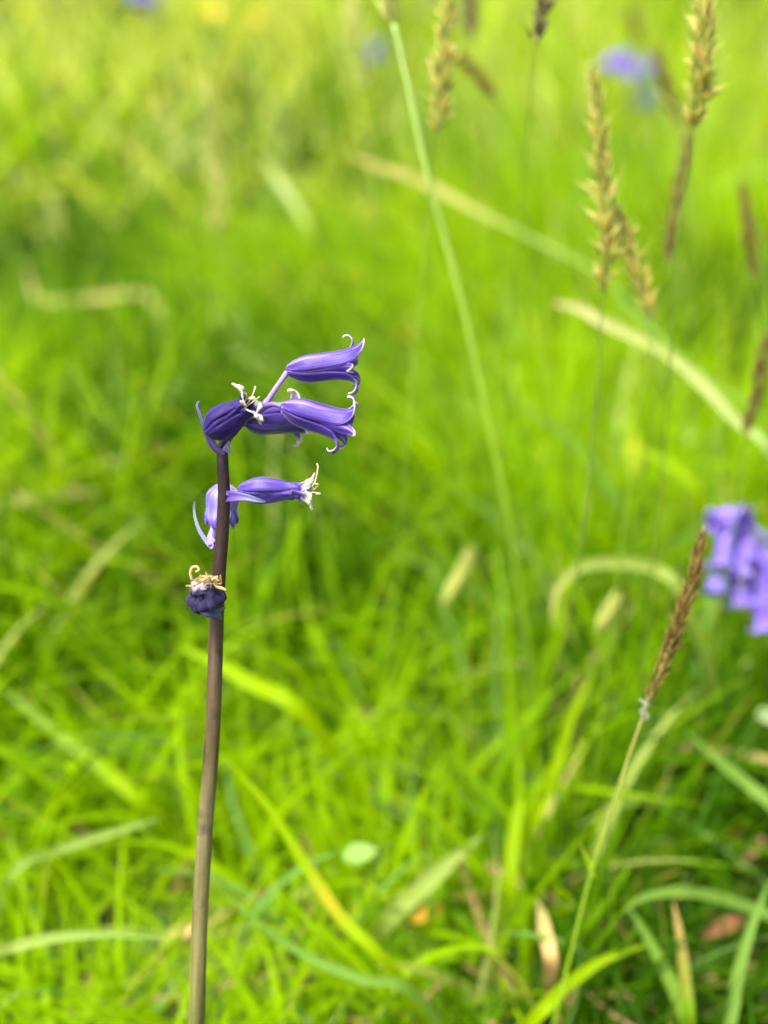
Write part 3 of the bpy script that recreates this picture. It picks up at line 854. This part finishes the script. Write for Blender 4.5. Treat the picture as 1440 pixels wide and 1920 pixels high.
# withered pod: swollen ovary wrapped in dark dry petals with cream remains on top
pod = bell(bb, P(392, 1141, Z0 - .0020), D(392, 1142, 381, 1085, 26), .0060, .0033, math.radians(12), [-95, -70, -90, -100, -80, -90],
           M_POD, width=.78, wob=.8, mouth=.62, seed=8, body=1.2, ped=[P(407, 1150, Z0 + .0022), P(402, 1150, Z0 - .0004)], pedcol=[(.10, .07, .20), (.08, .07, .18)])
rr = random.Random(5)
for k in range(34):
    c0 = P(366 + rr.uniform(0, 44), 1094 + rr.uniform(-7, 9), Z0 - .0052 + rr.uniform(-.0008, .0018))
    v1 = RT * rr.uniform(-.35, 1) + UP * rr.uniform(-.25, .75) - FWD * rr.uniform(-.2, .8)
    v1.normalize()
    ln = rr.uniform(.0008, .0028)
    b = MB()
    cc = rr.choice([(.40, .25, .09), (.46, .33, .15), (.30, .16, .07), (.48, .38, .24)])
    b.ribbon(spline([c0, c0 + v1 * ln * .5 + UP * rr.uniform(-.0004, .0006), c0 + v1 * ln + RT * rr.uniform(-.0006, .0006)], 6), [.0002, .0005, .00035, .0001], -FWD + UP * rr.uniform(-.6, .6), .6, cc)
    o = b.build('dried_scrap', M_CREAM, pod)
    sm = o.modifiers.new('thick', 'SOLIDIFY'); sm.thickness = .0001
b = MB()
b.tube(spline([P(360, 1088, Z0 - .0045), P(357, 1074, Z0 - .0048), P(361, 1064, Z0 - .005), P(370, 1063, Z0 - .005), P(373, 1069, Z0 - .005), P(367, 1072, Z0 - .0048)], 24), [.00028, .00028, .00024, .0002], 6, (.50, .37, .14))
b.build('style', M_CREAM, pod)
for (q, w) in (([(392, 1090), (398, 1086), (405, 1082), (409, 1081)], .0007), ([(404, 1100), (412, 1102), (419, 1104), (424, 1107)], .0010)):
    b = MB(); b.ribbon(spline([P(x, y, Z0 - .0055) for x, y in q], 10), [.0002, w * .5, w * .35, .0002], -FWD + UP * .4, .7, [(.42, .30, .13), (.46, .33, .16)])
    o = b.build('dried_scrap', M_CREAM, pod)
    sm = o.modifiers.new('thick', 'SOLIDIFY'); sm.thickness = .0002

def bract(pts, w, cols, hint=None, fold=.6):
    b = MB()
    b.ribbon(spline([P(*p) for p in pts], 22), [k * w for k in (1.0, .95, .7, .5, .35, .12)], hint or (-FWD), fold, cols)
    o = b.build('bract', M_BRACT, bb)
    sm = o.modifiers.new('thick', 'SOLIDIFY'); sm.thickness = .00025
    return o
bract([(409, 845, Z0 - .001), (396, 832, Z0 - .002), (384, 803, Z0 - .0022), (374, 775, Z0 - .0018), (369, 760, Z0 - .0015), (374, 752, Z0 - .0012)], .0010, [(.06, .03, .18), (.03, .02, .11), (.04, .04, .10), (.08, .08, .16)])
bract([(424, 848, Z0 - .0006), (426, 838, Z0 - .0012), (430, 828, Z0 - .001)], .0016, [(.22, .15, .36), (.26, .2, .4)])
bract([(400, 1027, Z0 + .0035), (390, 1018, Z0 + .0050), (376, 998, Z0 + .0052), (367, 975, Z0 + .0052), (364, 955, Z0 + .0052), (365, 940, Z0 + .0052)], .0009, [(.14, .10, .32), (.18, .18, .34), (.18, .22, .26), (.05, .06, .08)])
bract([(399, 1020, Z0 + .0040), (394, 1008, Z0 + .0055), (397, 990, Z0 + .0065)], .0016, [(.16, .12, .32), (.26, .23, .40)])
bract([(426, 931, Z0 + .0005), (442, 931, Z0 - .0020), (462, 933, Z0 - .0030), (482, 938, Z0 - .0032), (500, 941, Z0 - .003)], .0021, [(.06, .03, .20), (.09, .06, .24), (.12, .12, .22), (.04, .03, .13)], fold=.5)
bract([(414, 1148, Z0 + .001), (404, 1150, Z0 - .0030), (390, 1148, Z0 - .0050), (374, 1142, Z0 - .0052), (363, 1130, Z0 - .0045)], .0024, [(.05, .03, .15), (.045, .03, .14), (.03, .025, .09), (.015, .015, .035)], fold=.6)
bract([(368, 1143, Z0 - .004), (364, 1140, Z0 - .0045), (360, 1135, Z0 - .0045)], .0007, [(.03, .03, .05), (.03, .03, .05)])

# second bluebell at the right edge, out of focus
Z2 = .375
b2top = P(1440, 1010, Z2 + .002)
b2base = Vector((b2top.x + .035, b2top.y + .02, 0))
b2 = thing('bluebell', b2base, 'blurred bright violet bluebell nodding at the right edge', 'bluebell', 'bluebells in the meadow')
b = MB()
b.tube(spline([P(1368, 990, Z2), P(1400, 985, Z2), P(1442, 1015, Z2), P(1475, 1080, Z2 + .004), P(1500, 1250, Z2 + .015), b2base + Vector((0, 0, .05)), b2base + Vector((0, 0, -.004))], 50), [.0007, .0009, .0012, .0015, .0018], 12, [(.26, .2, .6), (.18, .12, .4), (.14, .18, .05), (.14, .22, .03)])
b.build('stem', M_BRACT, b2)
for (p, q, tw, sd_, LL) in (((1368, 985), (1352, 1068), 10, 21, .0150), ((1392, 1000), (1378, 1110), 15, 22, .0160), ((1428, 1025), (1432, 1110), 0, 23, .0160),
                            ((1382, 962), (1352, 975), 10, 24, .0095), ((1402, 1000), (1395, 1040), 20, 28, .011), ((1348, 1078), (1338, 1130), 15, 27, .0070), ((1385, 1060), (1392, 1140), 5, 35, .0135)):
    bell(b2, P(*p, Z2 + rnd.uniform(-.002, .003)), D(*p, *q, tw), LL * 1.1, .0031, rnd.uniform(0, 1), [190, 230, 210, 240, 180, 220], M_BLUR if sd_ != 27 else M_PETAL_PALE,
         ped=[P(p[0] + 14, p[1] - 16, Z2), P(p[0] + 5, p[1] - 12, Z2)], seed=sd_, segs=16, width=.8, mouth=.95)
bell(b2, P(1428, 1115, Z2 - .003), D(1430, 1115, 1440, 1190, 5), .0125, .0034, .2, [150] * 6, M_BLUR, ped=[P(1462, 1060, Z2), P(1445, 1080, Z2)], seed=31, segs=16, width=.8, mouth=1.0)
bell(b2, P(1352, 968, Z2), D(1352, 968, 1382, 985, 40), .009, .0035, .6, [110] * 6, M_BLUR, ped=[P(1392, 988, Z2), P(1370, 975, Z2)], seed=33, segs=14, width=.8, mouth=1.3)

def far_bluebell(label, pts, z, mat, size=1.0, n=3, seed=0):
    r2 = random.Random(seed)
    px, py = pts
    top = P(px, py, z)
    base = Vector((top.x + .02, top.y + .01, 0))
    e = thing('bluebell', base, label, 'bluebell', 'bluebells in the meadow')
    b = MB(); b.tube(spline([top, top + Vector((.008, 0, .004)), Vector((base.x, base.y, top.z * .6)), base + Vector((0, 0, -.004))], 20), [.001, .0016, .002], 8, [(.2, .15, .5), (.14, .24, .03)])
    b.build('stem', M_BRACT, e)
    for k in range(n):
        o = Vector((r2.uniform(-.007, .007), r2.uniform(-.006, .006), r2.uniform(-.004, .008))) * size
        dd = Vector((r2.uniform(-.6, .6), r2.uniform(-.6, .4), -1))
        bell(e, top + o, dd, .015 * size, .0042 * size, r2.uniform(0, 1), [130] * 6, mat, seed=seed + k, segs=10, width=.85, mouth=1.2, ped=[top, top + o * .5 + Vector((0, 0, .002))])
    return e
far_bluebell('violet bluebell blur right of the golden seed head tip', (1162, 112), .95, M_BLUR, .95, 4, 50)
far_bluebell('small pale violet blur beside the larger violet one', (1208, 122), 1.05, M_PETAL_PALE, .8, 2, 60)
far_bluebell('lone violet blur below the pair at the upper right', (1204, 180), 1.0, M_BLUR, .75, 2, 70)
far_bluebell('lavender bluebell cut by the top edge at the upper left', (270, -12), 1.7, M_PETAL_PALE, 1.9, 4, 80)
far_bluebell('faint lavender blur beside the blurred yellow seed head', (706, 92), 1.15, M_PETAL_PALE, .9, 2, 90)

# yellow flowers at the top
m_y = leafy('buttercup_petal', .3, .3, .08, .5)
def buttercup(label, px, py, z, seed):
    r2 = random.Random(seed)
    c = P(px, py, z)
    base = Vector((c.x + r2.uniform(-.03, .03), c.y + .03, 0))
    e = thing('buttercup', base, label, 'yellow flower', 'yellow flowers far off in the meadow')
    b = MB(); b.tube(spline([c - Vector((0, 0, .002)), c - Vector((0, 0, .06)), base + Vector((0, 0, -.004))], 14), [.0008, .001], 6, (.14, .24, .03))
    b.build('stem', M_STALK, e)
    ax = Vector((r2.uniform(-.2, .2), -.5, .8)).normalized()
    u = ax.orthogonal().normalized(); v = ax.cross(u)
    for k in range(5):
        a = k * math.tau / 5
        o = u * math.cos(a) + v * math.sin(a)
        b = MB(); b.ribbon(spline([c, c + o * .007 + ax * .001, c + o * .012 + ax * .005], 8), [.003, .010, .013, .012, .004], ax, -.25, [(.55, .38, .01), (.62, .46, .02)])
        b.build('petal', m_y, e)
    b = MB(); b.tube([c, c + ax * .002, c + ax * .004], [.002, .003, .001], 10, (.6, .5, .03)); b.build('flower_centre', m_y, e)
buttercup('bright yellow flower blur at the top, larger of the two', 395, 24, 1.30, 1)
buttercup('paler yellow flower blur right of the brighter one', 484, 36, 1.55, 2)

# a few round leaves among the grass
def clover(label, px, py, h, size, col, seed, cnt=1):
    r2 = random.Random(seed)
    c = PG(px, py, h)
    e = thing('clover', Vector((c.x, c.y + .01, 0)), label, 'clover')
    b = MB(); b.tube(spline([c, c - Vector((0, -.006, h * .5)), Vector((c.x, c.y + .01, -.004))], 10), [.0005, .0006], 6, (.16, .26, .05)); b.build('stem', M_STALK, e)
    for k in range(cnt):
        a = k * math.tau / 3 + r2.uniform(-.3, .3) + seed
        o = Vector((math.cos(a), math.sin(a), r2.uniform(-.15, .25)))
        b = MB(); b.ribbon(spline([c, c + o * size * .5, c + o * size], 8), [size * .2, size * .75, size * .85, size * .25], Vector((0, 0, 1)), .2, col)
        b.build('leaflet', M_GRASS, e)
clover('pale round clover leaf low in the middle', 705, 1595, .055, .0095, (.25, .39, .10), 3.5)
clover('pale leaf half hidden at the right edge below the violet bells', 1425, 1330, .06, .012, (.34, .44, .20), 5)
clover('small pale leaf below the bowed straw at the left', 205, 870, .06, .012, (.30, .40, .16), 7)
clover('pale clover leaf under the cream arching blade', 1295, 828, .07, .010, (.36, .46, .18), 8)
def litter(label, px, py, h, col, L=.012, ang=0.5):
    c = PG(px, py, h)
    o = Vector((math.cos(ang), .3, math.sin(ang))) * L
    b = MB(); b.ribbon(spline([c - o * .5, c + Vector((0, 0, .001)), c + o * .5], 8), [.001, .004, .0045, .001], Vector((0, -.7, .7)), .3, col)
    e = b.build('dead_leaf', M_STRAW)
    tag(e, label, 'dead leaf')
litter('orange-yellow dead leaf low in the middle', 800, 1715, .022, (.62, .34, .03), .010, .3)
litter('tan dead leaf against the foot of the bluebell stem at left', 342, 1748, .02, (.55, .34, .16), .014, .45)
litter('brown curled dead leaf in the lower right', 1405, 1600, .02, (.42, .24, .10), .014, .9)
litter('reddish dead leaf near the lower right corner', 1355, 1740, .015, (.40, .18, .08), .014, .2)
